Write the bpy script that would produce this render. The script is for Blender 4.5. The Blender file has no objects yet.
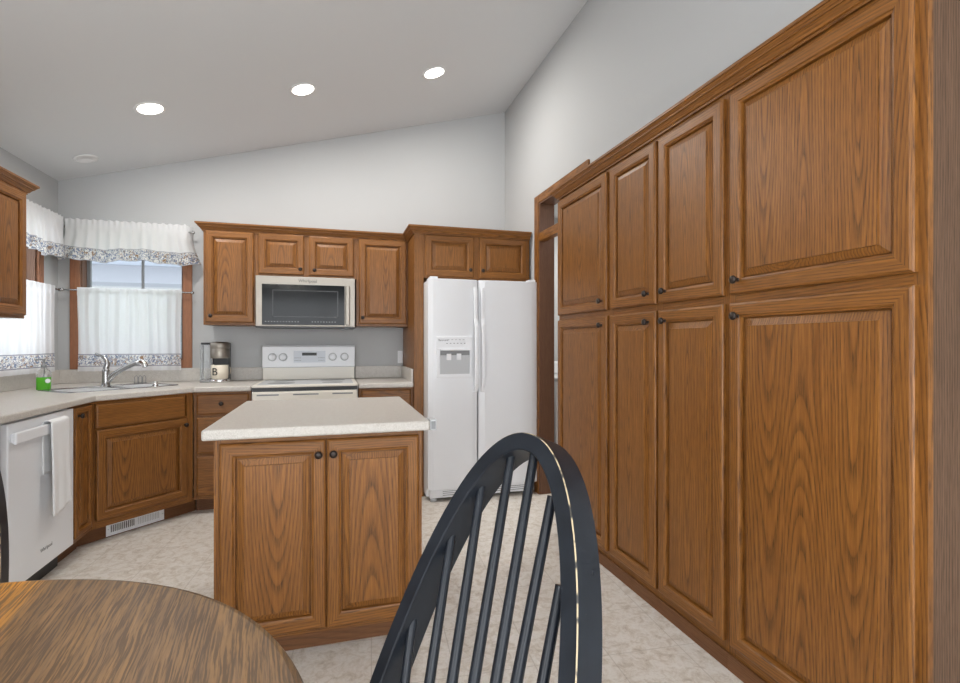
import bpy, bmesh, math, random
from mathutils import Vector, Matrix
C = bpy.context.scene
PI = math.pi
R = random.Random(7)

# ------------------------------------------------------------------ camera, sky, lights, exposure
F_PX, TH, HC = 503.16, 0.28234, 1.2289
cd = bpy.data.cameras.new('camera'); cam = bpy.data.objects.new('camera', cd); C.collection.objects.link(cam)
cam.location = (0, 0, HC); cam.rotation_euler = (PI/2, 0, -TH)
cd.sensor_width = 36; cd.lens = 36*F_PX/960; cd.shift_y = 1.65/960; cd.clip_start = 0.02
C.camera = cam
w = bpy.data.worlds.new('sky'); C.world = w; w.use_nodes = True
wn = w.node_tree.nodes; wl = w.node_tree.links
bg = wn['Background']; bg.inputs[0].default_value = (0.88, 0.94, 1.0, 1); bg.inputs[1].default_value = 3.2

def area(name, loc, rot, sx, sy, power, col=(1, 1, 1), shape='RECTANGLE'):
    l = bpy.data.lights.new(name, 'AREA'); l.shape = shape; l.size = sx
    if shape == 'RECTANGLE': l.size_y = sy
    l.energy = power; l.color = col
    o = bpy.data.objects.new(name, l); C.collection.objects.link(o); o.location = loc; o.rotation_euler = rot
    return o
# unseen fill lights added in made-up rear, left and right wall openings
area('fill_light_rear', (-0.2, -2.98, 1.15), (PI/2, 0, 0), 2.9, 2.1, 38, (0.97, 0.985, 1))
area('fill_light_left', (-2.05, -0.9, 1.5), (0, -PI/2, 0), 1.3, 1.25, 18, (0.97, 0.985, 1))
area('fill_light_right', (1.60, -1.6, 1.5), (0, PI/2, 0), 1.3, 1.25, 34, (0.97, 0.985, 1))
DOWNLIGHT_W = 9
C.view_settings.view_transform = 'Standard'; C.view_settings.look = 'None'
C.view_settings.exposure = 0.56; C.view_settings.gamma = 1.0; C.view_settings.use_curve_mapping = False

# ------------------------------------------------------------------ node helpers
class NT:
    def __init__(s, name, rough=0.5, metal=0.0, color=(.8, .8, .8), spec=0.5):
        s.m = bpy.data.materials.new(name); s.m.use_nodes = True
        s.n = s.m.node_tree.nodes; s.l = s.m.node_tree.links
        s.b = s.n['Principled BSDF']
        s.b.inputs['Base Color'].default_value = (*color, 1)
        s.b.inputs['Roughness'].default_value = rough; s.b.inputs['Metallic'].default_value = metal
        s.b.inputs['Specular IOR Level'].default_value = spec
    def new(s, t, **k):
        n = s.n.new(t)
        for a, v in k.items(): setattr(n, a, v)
        return n
    def set(s, sock, v):
        if isinstance(v, (int, float)): sock.default_value = v
        elif isinstance(v, tuple):
            sock.default_value = v if len(v) == len(sock.default_value) else (*v, 1)
        else: s.l.new(v, sock)
    def math(s, op, a, b=0.0, c=None):
        n = s.new('ShaderNodeMath', operation=op); s.set(n.inputs[0], a); s.set(n.inputs[1], b)
        if c is not None: s.set(n.inputs[2], c)
        return n.outputs[0]
    def mix(s, f, a, b, mode='MIX'):
        n = s.new('ShaderNodeMix', data_type='RGBA', blend_type=mode)
        s.set(n.inputs[0], f); s.set(n.inputs[6], a); s.set(n.inputs[7], b); return n.outputs[2]
    def ramp(s, f, stops):
        n = s.new('ShaderNodeValToRGB'); e = n.color_ramp.elements
        while len(e) < len(stops): e.new(0.5)
        for i, (p, c) in enumerate(stops):
            e[i].position = p; e[i].color = (*c, 1) if isinstance(c, tuple) else (c, c, c, 1)
        s.l.new(f, n.inputs[0]); return n.outputs[0]
    def comb(s, x, y, z):
        n = s.new('ShaderNodeCombineXYZ')
        for i, v in enumerate((x, y, z)): s.set(n.inputs[i], v)
        return n.outputs[0]
    def noise(s, vec, scale, detail=3, rough=.5, dist=0):
        n = s.new('ShaderNodeTexNoise'); s.l.new(vec, n.inputs['Vector'])
        n.inputs['Scale'].default_value = scale; n.inputs['Detail'].default_value = detail
        n.inputs['Roughness'].default_value = rough; n.inputs['Distortion'].default_value = dist
        return n.outputs['Fac']
    def obj(s): return s.new('ShaderNodeTexCoord').outputs['Object']
    def bump(s, h, strength=.2, dist=.002):
        n = s.new('ShaderNodeBump'); n.inputs['Strength'].default_value = strength; n.inputs['Distance'].default_value = dist
        s.l.new(h, n.inputs['Height']); s.l.new(n.outputs[0], s.b.inputs['Normal'])

def plain(name, col, rough=.5, metal=0, spec=.5, **k):
    t = NT(name, rough, metal, col, spec)
    for a, v in k.items(): t.b.inputs[a.replace('_', ' ')].default_value = v
    return t.m

def wood(name, light, mid, dark, rough=.36, spacing=.0075, ringamt=.8, slope=.06, poreamt=.5, tone=.25, coat=.0):
    t = NT(name, rough)
    a = t.new('ShaderNodeAttribute', attribute_name='grain').outputs['Vector']
    sp = t.new('ShaderNodeSeparateXYZ'); t.l.new(a, sp.inputs[0]); x, y, z = sp.outputs
    wob = t.math('SUBTRACT', t.noise(t.comb(t.math('MULTIPLY', x, 1.0), t.math('MULTIPLY', y, .55), t.math('MULTIPLY', z, 40)), 2.0, 1), .5)
    wob2 = t.math('SUBTRACT', t.noise(t.comb(t.math('MULTIPLY', x, 5), t.math('MULTIPLY', y, 1.1), t.math('MULTIPLY', z, 40)), 2.4, 2), .5)
    d = t.math('ADD', t.math('MULTIPLY_ADD', y, slope, z), t.math('MULTIPLY', wob, .06))
    xx = t.math('ADD', x, t.math('MULTIPLY', wob2, .012))
    r = t.math('SQRT', t.math('ADD', t.math('MULTIPLY', xx, xx), t.math('MULTIPLY', d, d)))
    ph = t.math('FRACT', t.math('DIVIDE', r, spacing))
    ring = t.ramp(ph, [(0, 1.0), (.18, .75), (.42, .18), (.75, 0.0), (.93, .25), (1, 1.0)])
    # open pores: short dark dashes along the grain
    pv = t.comb(t.math('MULTIPLY', x, 520), t.math('MULTIPLY', y, 16), t.math('MULTIPLY', z, 50))
    pore = t.ramp(t.noise(pv, 1.0, 2, .6), [(.40, 0.0), (.66, 1.0)])
    pv2 = t.comb(t.math('MULTIPLY', x, 120), t.math('MULTIPLY', y, 3), t.math('MULTIPLY', z, 30))
    streak = t.noise(pv2, 1.0, 3, .6)
    rp = t.math('MULTIPLY', ring, t.math('MULTIPLY_ADD', pore, .65, .35))
    base = t.mix(t.ramp(streak, [(.3, 0.0), (.7, 1.0)]), light, mid)
    base = t.mix(t.math('MULTIPLY', rp, ringamt), base, dark)
    base = t.mix(t.math('MULTIPLY', pore, poreamt*.45), base, dark)
    big = t.noise(t.comb(t.math('MULTIPLY', x, 2), t.math('MULTIPLY', y, .5), z), 3, 2)
    base = t.mix(t.math('MULTIPLY', t.math('SUBTRACT', big, .35), tone), base, mid, 'MULTIPLY')
    t.l.new(base, t.b.inputs['Base Color'])
    t.l.new(t.math('MULTIPLY_ADD', pore, .12, rough), t.b.inputs['Roughness'])
    t.b.inputs['Specular IOR Level'].default_value = .38; t.b.inputs['Coat Weight'].default_value = coat; t.b.inputs['Coat Roughness'].default_value = .25
    t.bump(t.math('SUBTRACT', 1.0, t.math('MULTIPLY', pore, t.math('ADD', ring, .3))), .12, .0006)
    return t.m

M = {}
M['oak'] = wood('honey_oak', (.325, .132, .027), (.205, .076, .0125), (.036, .012, .003), spacing=.009, ringamt=.85)
M['shaded_veneer'] = wood('shaded_side_veneer', (.165, .090, .050), (.115, .060, .031), (.026, .013, .006), rough=.55, spacing=.009, ringamt=.9, slope=.01, coat=0)  # near-end pantry side: its shade is painted into this darker brown veneer
M['toe'] = wood('toe_board', (.20, .084, .030), (.15, .060, .020), (.07, .026, .008), rough=.5, coat=0)
M['jamb'] = wood('jamb_wood', (.20, .100, .055), (.155, .074, .040), (.07, .032, .018), rough=.45, coat=.05)
M['casing'] = wood('window_casing', (.36, .155, .075), (.29, .118, .055), (.13, .05, .025), rough=.45, coat=.05)

def table_mat():
    t = NT('table_oak', .45, spec=.25)
    a = t.new('ShaderNodeAttribute', attribute_name='grain').outputs['Vector']
    sp = t.new('ShaderNodeSeparateXYZ'); t.l.new(a, sp.inputs[0]); x, y, z = sp.outputs
    wob = t.math('SUBTRACT', t.noise(t.comb(t.math('MULTIPLY', x, 3), t.math('MULTIPLY', y, 1.4), z), 2, 2), .5)
    xs = t.math('ADD', x, t.math('MULTIPLY', wob, .035))
    st = t.noise(t.comb(t.math('MULTIPLY', xs, 270), t.math('MULTIPLY', y, 10), z), 1, 3, .65)
    st2 = t.noise(t.comb(t.math('MULTIPLY', xs, 60), t.math('MULTIPLY', y, 3.0), z), 1, 3, .6)
    # boards glued edge to edge, each with its own tone
    bi = t.math('FLOOR', t.math('DIVIDE', t.math('ADD', x, 10.07), .105))
    wn_ = t.new('ShaderNodeTexWhiteNoise', noise_dimensions='1D'); t.l.new(bi, wn_.inputs['W'])
    rnd = wn_.outputs['Value']
    base = t.mix(rnd, (.225, .122, .046), (.140, .078, .036))
    amber = t.ramp(t.math('ADD', x, t.math('MULTIPLY', wob, .06)), [(.180, 1.0), (.225, 0.0)])
    base = t.mix(t.math('MULTIPLY', amber, .95), base, (.60, .25, .02))
    base = t.mix(t.math('MULTIPLY', t.ramp(st, [(.44, 0.0), (.56, 1.0)]), .75), base, (.045, .026, .014))
    base = t.mix(t.math('MULTIPLY', t.ramp(st2, [(.42, 0.0), (.68, 1.0)]), .45), base, (.065, .044, .031))
    pale = t.noise(t.comb(t.math('MULTIPLY', xs, 90), t.math('MULTIPLY', y, 5), 4.0), 1, 2, .5)
    base = t.mix(t.math('MULTIPLY', t.ramp(pale, [(.56, 0.0), (.72, 1.0)]), .30), base, (.34, .20, .10))
    t.l.new(base, t.b.inputs['Base Color'])
    t.bump(st, .10, .0006)
    return t.m
M['table'] = table_mat()

def counter_mat():
    t = NT('speckled_laminate', .38); o = t.obj()
    v = t.new('ShaderNodeTexVoronoi'); t.l.new(o, v.inputs['Vector']); v.inputs['Scale'].default_value = 330
    n1 = t.noise(o, 420, 2); n2 = t.noise(o, 60, 3)
    c = t.mix(t.ramp(n1, [(.40, 0.0), (.62, 1.0)]), (.44, .40, .355), (.61, .58, .535))
    c = t.mix(t.ramp(v.outputs['Distance'], [(.10, .45), (.26, 0.0)]), c, (.36, .31, .26))
    c = t.mix(t.math('MULTIPLY', t.ramp(n2, [(.35, 0.0), (.65, 1.0)]), .2), c, (.74, .71, .66))
    t.l.new(c, t.b.inputs['Base Color']); return t.m
M['counter'] = counter_mat()

def floor_mat():
    t = NT('sheet_vinyl', .42); o = t.obj()
    mp = t.new('ShaderNodeMapping'); mp.inputs['Rotation'].default_value = (0, 0, math.radians(4)); t.l.new(o, mp.inputs[0]); v = mp.outputs[0]
    br = t.new('ShaderNodeTexBrick', offset=0.0); t.l.new(v, br.inputs['Vector']); br.inputs['Scale'].default_value = 1
    br.inputs['Mortar Size'].default_value = .0028; br.inputs['Mortar Smooth'].default_value = .6
    br.inputs['Brick Width'].default_value = .305; br.inputs['Row Height'].default_value = .305
    n1 = t.noise(v, 20, 7, .75, .7); n2 = t.noise(v, 3.0, 3, .5); n3 = t.noise(v, 70, 4, .7, .6)
    c = t.ramp(n1, [(.32, (.42, .35, .275)), (.44, (.60, .535, .455)), (.53, (.71, .665, .605)), (.70, (.77, .735, .69))])
    c = t.mix(t.math('MULTIPLY', t.ramp(n3, [(.5, 0.0), (.66, 1.0)]), .35), c, (.42, .37, .31))
    c = t.mix(t.math('MULTIPLY', n2, .35), c, (.60, .57, .54))
    c = t.mix(t.math('MULTIPLY', br.outputs['Fac'], .60), c, (.42, .37, .31))
    t.l.new(c, t.b.inputs['Base Color']); t.bump(t.math('SUBTRACT', 1, br.outputs['Fac']), .15, .001); return t.m
M['floor'] = floor_mat()

def paint(name, col, sc=220, st=.05):
    t = NT(name, .75, 0, col, .25); t.bump(t.noise(t.obj(), sc, 3), st, .001); return t.m
M['wall'] = paint('wall_paint', (.470, .475, .475))
M['ceiling'] = paint('ceiling_paint', (.70, .715, .725), 90, .12)
M['white'] = plain('white_enamel', (.80, .81, .83), .30)
M['fridge_white'] = plain('fridge_white', (.78, .79, .81), .33)
M['offwhite'] = plain('cream_enamel', (.76, .72, .64), .3)
M['panelgrey'] = plain('control_panel_grey', (.62, .65, .70), .35)
M['lightgrey'] = plain('light_grey_plastic', (.50, .51, .52), .4)
M['midgrey'] = plain('mid_grey_plastic', (.22, .225, .23), .4)
M['darkgrey'] = plain('dark_grey_print', (.05, .052, .055), .4)
M['black'] = plain('black_plastic', (.012, .012, .013), .35)
M['blackglass'] = plain('black_glass', (.010, .011, .012), .10, 0, .16)
M['dark'] = plain('dark_gap', (.02, .015, .012), .8)
M['bronze'] = plain('dark_bronze', (.035, .026, .022), .32, .6)
M['chrome'] = plain('chrome', (.72, .72, .72), .12, 1)
M['nickel'] = plain('brushed_nickel', (.38, .38, .38), .26, 1)
def steel():
    t = NT('stainless_steel', .3, 1, (.33, .30, .262)); o = t.obj()
    mp = t.new('ShaderNodeMapping'); mp.inputs['Scale'].default_value = (2, 300, 300); t.l.new(o, mp.inputs[0])
    n = t.noise(mp.outputs[0], 1, 2); t.l.new(t.math('MULTIPLY_ADD', n, .2, .36), t.b.inputs['Roughness']); return t.m
M['steel'] = steel()
M['black_paint'] = None
def chairpaint():
    t = NT('worn_black_paint', .45, 0, (.012, .013, .016), .3); o = t.obj()
    n = t.noise(o, 140, 4, .7); sc = t.ramp(n, [(.72, 0.0), (.76, 1.0)])
    n2 = t.noise(o, 25, 3)
    c = t.mix(n2, (.005, .0062, .009), (.015, .019, .026))
    t.l.new(t.mix(t.math('MULTIPLY', sc, .6), c, (.20, .15, .09)), t.b.inputs['Base Color'])
    t.l.new(t.math('MULTIPLY_ADD', n2, .25, .22), t.b.inputs['Roughness']); return t.m
M['black_paint'] = chairpaint()
def wornedge():
    t = NT('rubbed_edge', .5); n = t.noise(t.obj(), 60, 3)
    t.l.new(t.ramp(n, [(.38, (.03, .025, .02)), (.50, (.42, .33, .20))]), t.b.inputs['Base Color']); return t.m
M['wornedge'] = wornedge()
M['glass'] = plain('clear_glass', (1, 1, 1), .0, 0, .5, Transmission_Weight=1.0, IOR=1.05)
M['clear'] = plain('clear_plastic', (.93, .95, .96), .05, 0, .5, Transmission_Weight=.9, IOR=1.3)
M['soap'] = plain('green_soap', (.12, .55, .03), .15, 0, .5, Transmission_Weight=.25)
M['siding'] = None
def siding():
    t = NT('pale_siding', .7); sp = t.new('ShaderNodeSeparateXYZ'); t.l.new(t.obj(), sp.inputs[0])
    fr = t.math('FRACT', t.math('DIVIDE', sp.outputs[2], .16))
    t.l.new(t.ramp(fr, [(0, (.09, .10, .12)), (.10, (.21, .235, .27)), (1, (.26, .29, .335))]), t.b.inputs['Base Color']); return t.m
M['siding'] = siding()
M['roof'] = plain('grey_shingles', (.17, .18, .20), .9)
M['lawn'] = plain('lawn_green', (.10, .16, .05), .9)
M['trimwhite'] = plain('white_trim', (.8, .8, .8), .5)
M['cloth_white'] = plain('white_terry', (.80, .80, .80), .95, 0, .1)
M['cream_mug'] = plain('cream_glaze', (.72, .65, .53), .25)
def lampglow():
    t = NT('lit_lamp_lens', .5); t.b.inputs['Emission Color'].default_value = (1, .96, .88, 1); t.b.inputs['Emission Strength'].default_value = 6; return t.m
M['glow'] = lampglow()
M['shade'] = plain('frosted_glass_shade', (.9, .88, .84), .5, 0, .5, Transmission_Weight=.6)

def curtain(name, bands, transl=.55, alpha=.10, bandcol=None):
    """bands: grain.y ranges (0 = bottom hem, metres up) that carry the printed scroll pattern"""
    t = NT(name, .9, 0, (.86, .86, .86), .05)
    a = t.new('ShaderNodeAttribute', attribute_name='grain').outputs['Vector']
    sp = t.new('ShaderNodeSeparateXYZ'); t.l.new(a, sp.inputs[0]); x, y, _ = sp.outputs
    thr = t.noise(t.comb(t.math('MULTIPLY', x, 900), t.math('MULTIPLY', y, 160), 0.0), 1, 2)
    col = t.mix(t.math('MULTIPLY', thr, .10), (.86, .865, .87), (.66, .67, .69))
    p1 = t.noise(t.comb(x, y, 3.0), 44, 3, .6, 1.8); p2 = t.noise(t.comb(x, y, 9.0), 34, 2, .5, 1.5); p3 = t.noise(t.comb(x, y, 5.0), 11, 1)
    pat = t.mix(t.ramp(p1, [(.49, 0.0), (.54, 1.0)]), (.84, .83, .80), (.22, .27, .38))
    pat = t.mix(t.math('MULTIPLY', t.ramp(p2, [(.54, 0.0), (.60, 1.0)]), t.ramp(p3, [(.40, 0.15), (.62, 1.0)])), pat, (.34, .22, .13))
    inb = None
    for lo, hi in bands:
        b = t.math('MULTIPLY', t.math('GREATER_THAN', y, lo), t.math('LESS_THAN', y, hi))
        inb = b if inb is None else t.math('MAXIMUM', inb, b)
    col = t.mix(inb, col, pat)
    if bandcol:
        for lo, hi in bandcol:
            b = t.math('MULTIPLY', t.math('GREATER_THAN', y, lo), t.math('LESS_THAN', y, hi)); col = t.mix(b, col, (.34, .34, .38))
    t.l.new(col, t.b.inputs['Base Color'])
    tr = t.new('ShaderNodeBsdfTranslucent'); t.l.new(col, tr.inputs[0])
    tp = t.new('ShaderNodeBsdfTransparent')
    m1 = t.new('ShaderNodeMixShader'); m1.inputs[0].default_value = transl
    t.l.new(t.b.outputs[0], m1.inputs[1]); t.l.new(tr.outputs[0], m1.inputs[2])
    m2 = t.new('ShaderNodeMixShader'); t.l.new(m1.outputs[0], m2.inputs[1]); t.l.new(tp.outputs[0], m2.inputs[2])
    t.l.new(t.math('MULTIPLY', t.math('SUBTRACT', 1.0, inb), alpha), m2.inputs[0])
    t.l.new(m2.outputs[0], t.n['Material Output'].inputs[0]); return t.m
M['cafe'] = curtain('cafe_curtain_cloth', [(.045, .125)], .6, .10, [(.036, .043), (.127, .134)])
M['valance'] = curtain('valance_cloth', [(.006, .092)], .40, .0, [(.0, .004), (.093, .097)])

# ------------------------------------------------------------------ mesh helpers
class MB:
    """collects shapes with a per-corner grain coordinate, and links them as ONE mesh object"""
    def __init__(s): s.v = []; s.f = []; s.g = []; s.mi = []; s.sm = []
    def add(s, vs, fs, gr=None, m=0, smooth=False):
        b = len(s.v); s.v += [tuple(p) for p in vs]
        for k, f in enumerate(fs):
            s.f.append([b+i for i in f]); s.mi.append(m if isinstance(m, int) else m[k]); s.sm.append(smooth)
            if gr is None: s.g.append([tuple(vs[i]) for i in f])
            elif callable(gr): s.g.append([gr(vs[i]) for i in f])
            else: s.g.append([gr[i] for i in f])
    def grain(s, ax='z', cx=None, cz=None, off=None, cd=0):
        """maps a point to (across, along, depth)"""
        ox = R.choice((-1, 1))*R.uniform(.06, .13) if off is None else off; oy = R.uniform(0, 40); oz = R.choice((-1, 1))*R.uniform(.02, .06)
        cx = cx or 0; cz = cz or 0
        sg = R.choice((-1, 1))
        i = {'z': (0, 2, 1), 'x': (2, 0, 1), 'y': (0, 1, 2)}[ax]
        cen = cx; k = oy
        # the slope term in the shader uses y, so keep y near the board and shift only the noise through z
        return lambda p: (p[i[0]]-cen+ox, sg*(p[i[1]]-cz), p[i[2]]-cd+oz)
    def box(s, x0, x1, y0, y1, z0, z1, ax='z', m=0, g=None):
        vs = [(x, y, z) for x in (x0, x1) for y in (y0, y1) for z in (z0, z1)]
        fs = [(0, 1, 3, 2), (4, 6, 7, 5), (0, 4, 5, 1), (2, 3, 7, 6), (0, 2, 6, 4), (1, 5, 7, 3)]
        if g is None and ax == 'z' and (x1-x0) < (y1-y0)*.3:
            ym, xm, zm, ro = (y0+y1)/2, (x0+x1)/2, (z0+z1)/2, R.uniform(.03, .06)
            g = lambda p: (p[1]-ym, p[2]-zm, p[0]-xm+ro)
        if g is None:
            c = {'z': ((x0+x1)/2, (z0+z1)/2), 'x': ((z0+z1)/2, (x0+x1)/2), 'y': ((x0+x1)/2, (y0+y1)/2)}[ax]
            g = s.grain(ax, c[0], c[1], cd={'z': (y0+y1)/2, 'x': (y0+y1)/2, 'y': (z0+z1)/2}[ax])
        s.add(vs, fs, g, m); return s
    def prism(s, poly, h0, h1, axis='z', m=0, g=None, smooth=False):
        """extrudes a 2D outline (counter-clockwise) along axis"""
        n = len(poly)
        def P(a, b, h): return {'z': (a, b, h), 'x': (h, a, b), 'y': (a, h, b)}[axis]
        vs = [P(a, b, h0) for a, b in poly]+[P(a, b, h1) for a, b in poly]
        fs = [list(range(n))[::-1], list(range(n, 2*n))]+[(i, (i+1) % n, n+(i+1) % n, n+i) for i in range(n)]
        if axis == 'y': fs = [list(f)[::-1] for f in fs]
        s.add(vs, fs, g, m, smooth); return s
    def lathe(s, prof, org=(0, 0, 0), d=(0, 0, 1), n=20, m=0, cap=True):
        d = Vector(d).normalized(); u = d.orthogonal().normalized(); v = d.cross(u); o = Vector(org)
        vs = []
        for r, h in prof:
            for k in range(n):
                a = 2*PI*k/n; vs.append(o+d*h+(u*math.cos(a)+v*math.sin(a))*r)
        fs = []
        for i in range(len(prof)-1):
            for k in range(n):
                k2 = (k+1) % n; fs.append((i*n+k, i*n+k2, (i+1)*n+k2, (i+1)*n+k))
        s.add([tuple(p) for p in vs], fs, None, m, True)
        if cap:
            b = len(s.v)-len(vs)
            for i, rev in ((0, True), (len(prof)-1, False)):
                if prof[i][0] > 1e-6:
                    f = [b+i*n+k for k in range(n)]; f = f[::-1] if rev else f
                    s.f.append(f); s.g.append([s.v[q] for q in f]); s.mi.append(m); s.sm.append(False)
        return s
    def tube(s, pts, r, n=10, m=0):
        pts = [Vector(p) for p in pts]; rs = r if isinstance(r, (list, tuple)) else [r]*len(pts)
        vs = []; t0 = (pts[1]-pts[0]).normalized(); u = t0.orthogonal().normalized()
        for i, p in enumerate(pts):
            t = (pts[min(i+1, len(pts)-1)]-pts[max(i-1, 0)]).normalized()
            u = (u-t*u.dot(t)).normalized(); v = t.cross(u)
            for k in range(n):
                a = 2*PI*k/n; vs.append(tuple(p+(u*math.cos(a)+v*math.sin(a))*rs[i]))
        fs = [(i*n+k, i*n+(k+1) % n, (i+1)*n+(k+1) % n, (i+1)*n+k) for i in range(len(pts)-1) for k in range(n)]
        s.add(vs, fs, None, m, True)
        s.add([vs[k] for k in range(n)], [list(range(n))[::-1]], None, m); s.add(vs[-n:], [list(range(n))], None, m)
        return s
    def grid(s, fn, nu, nv, gr=None, m=0, smooth=True):
        """fn(u,v) -> point; gr(u,v) -> grain coordinate"""
        vs = [fn(i/nu, j/nv) for i in range(nu+1) for j in range(nv+1)]
        gs = [gr(i/nu, j/nv) for i in range(nu+1) for j in range(nv+1)] if gr else vs
        fs = [(i*(nv+1)+j, (i+1)*(nv+1)+j, (i+1)*(nv+1)+j+1, i*(nv+1)+j+1) for i in range(nu) for j in range(nv)]
        s.add(vs, fs, gs, m, smooth); return s
    def ring_panel(s, x0, x1, z0, z1, y, rings, fw_ring, thick_back=0.0, staves=None):
        """cabinet door: rings = [(inset, y)], mitred frame up to ring index fw_ring, raised panel after it"""
        gl = s.grain('z', x0+.028, (z0+z1)/2); grr = s.grain('z', x1-.028, (z0+z1)/2)
        gb = s.grain('x', z0+.028, (x0+x1)/2); gt = s.grain('x', z1-.028, (x0+x1)/2)
        gp = s.grain('z', (x0+x1)/2, (z0+z1)/2)
        def rect(i, yy): return [(x0+i, yy, z0+i), (x1-i, yy, z0+i), (x1-i, yy, z1-i), (x0+i, yy, z1-i)]
        for k in range(len(rings)-1):
            a = rect(rings[k][0], y-rings[k][1]); b = rect(rings[k+1][0], y-rings[k+1][1])
            gs = (gb, grr, gt, gl) if k < fw_ring else (gp,)*4
            for q in range(4):
                s.add([a[q], a[(q+1) % 4], b[(q+1) % 4], b[q]], [(0, 1, 2, 3)], gs[q])
        i, d = rings[-1]; X0, X1 = x0+i, x1-i
        n = staves or max(1, round((X1-X0)/.17)); e = [X0+(X1-X0)*k/n for k in range(n+1)]
        for k in range(n):
            g = s.grain('z', (e[k]+e[k+1])/2+R.uniform(-.02, .02), (z0+z1)/2+R.uniform(-.5, .5)*(z1-z0), off=R.uniform(-.02, .02))
            s.add([(e[k], y-d, z0+i), (e[k+1], y-d, z0+i), (e[k+1], y-d, z1-i), (e[k], y-d, z1-i)], [(0, 1, 2, 3)], g)
        a = rect(rings[0][0], y-rings[0][1]); s.add(a, [(3, 2, 1, 0)], gp)
        return s
    def build(s, name, mats, parent=None, bevel=0, seg=2, loc=None, col=None):
        me = bpy.data.meshes.new(name); me.from_pydata(s.v, [], s.f)
        at = me.attributes.new('grain', 'FLOAT_VECTOR', 'CORNER')
        flat = [c for f in s.g for p in f for c in p]; at.data.foreach_set('vector', flat)
        mats = mats if isinstance(mats, (list, tuple)) else [mats]
        for m in mats: me.materials.append(M[m] if isinstance(m, str) else m)
        me.polygons.foreach_set('material_index', s.mi); me.polygons.foreach_set('use_smooth', s.sm)
        me.update()
        o = bpy.data.objects.new(name, me); C.collection.objects.link(o)
        if parent: o.parent = parent
        if loc: o.location = loc
        if bevel:
            md = o.modifiers.new('edge', 'BEVEL'); md.width = bevel; md.segments = seg; md.limit_method = 'ANGLE'; md.angle_limit = math.radians(40)
            md.harden_normals = False
        return o

def tag(o, label=None, cat=None, group=None, kind=None):
    if label: o['label'] = label
    if cat: o['category'] = cat
    if group: o['group'] = group
    if kind: o['kind'] = kind
    return o
def empty(name, loc, rz=0, label=None, cat=None, group=None):
    o = bpy.data.objects.new(name, None); C.collection.objects.link(o); o.location = loc; o.rotation_euler = (0, 0, rz)
    o.empty_display_size = .1
    return tag(o, label, cat, group)
def struct(mb, name, mat, bevel=0): return tag(mb.build(name, mat, bevel=bevel), kind='structure')
def text(name, body, size, loc, rot, mat, parent=None, ext=.0003, sx=1, align='CENTER'):
    c = bpy.data.curves.new(name, 'FONT'); c.body = body; c.size = size; c.extrude = ext; c.align_x = align; c.align_y = 'CENTER'
    c.materials.append(M[mat]); o = bpy.data.objects.new(name, c); C.collection.objects.link(o); o.location = loc; o.rotation_euler = rot
    bpy.context.view_layer.update()
    me = bpy.data.meshes.new_from_object(o.evaluated_get(bpy.context.evaluated_depsgraph_get()))
    o2 = bpy.data.objects.new(name, me); C.collection.objects.link(o2); o2.location = loc; o2.rotation_euler = rot; o2.scale = (sx, 1, 1)
    bpy.data.objects.remove(o); o2.name = name
    if parent: o2.parent = parent
    return o2

# ------------------------------------------------------------------ room dimensions
XL, XW, YB, YR = -2.0652, 1.6125, 4.6784, -3.0
SL = .27373
def ceil_z(x): return 2.4915+(x-XL)*SL
T = .12
# floor (kitchen and the small room behind the doorway)
struct(MB().box(XL-T, XW+T, YR-T, YB+T, -.1, 0, 'y'), 'floor', 'floor')
struct(MB().box(XW+T, 3.2, .8, YB+T, -.1, 0, 'y'), 'floor_laundry', 'floor')
# ceiling follows the slope
struct(MB().prism([(XL-T, ceil_z(XL-T)), (XW+T, ceil_z(XW+T)), (XW+T, ceil_z(XW+T)+.1), (XL-T, ceil_z(XL-T)+.1)], YR-T, YB+T, 'y'), 'ceiling', 'ceiling')
# back wall around window 1
W1 = (-1.915, -1.195, 1.09, 2.06)   # opening x0,x1,z0,z1
b = MB()
b.box(XL-T, XW+T, YB, YB+T, 0, W1[2]); b.box(XL-T, W1[0], YB, YB+T, W1[2], W1[3]); b.box(W1[1], XW+T, YB, YB+T, W1[2], W1[3])
b.prism([(XL-T, W1[3]), (XW+T, W1[3]), (XW+T, ceil_z(XW+T)), (XL-T, ceil_z(XL-T))], YB, YB+T, 'y')
struct(b, 'wall_back', 'wall')
# left wall around window 2 and an unseen opening added for fill light
W2 = (3.67, 4.38, 1.09, 2.06)
W3 = (-1.55, -.25, .75, 2.1)
b = MB(); zt = ceil_z(XL)
b.box(XL-T, XL, YR, YB, 0, W3[2])
b.box(XL-T, XL, YR, W3[0], W3[2], zt); b.box(XL-T, XL, W3[1], W2[0], W3[2], zt); b.box(XL-T, XL, W3[0], W3[1], W3[3], zt)
b.box(XL-T, XL, W2[0], YB, W3[2], W2[2]); b.box(XL-T, XL, W2[1], YB, W2[2], zt); b.box(XL-T, XL, W2[0], W2[1], W2[3], zt)
struct(b, 'wall_left', 'wall')
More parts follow.
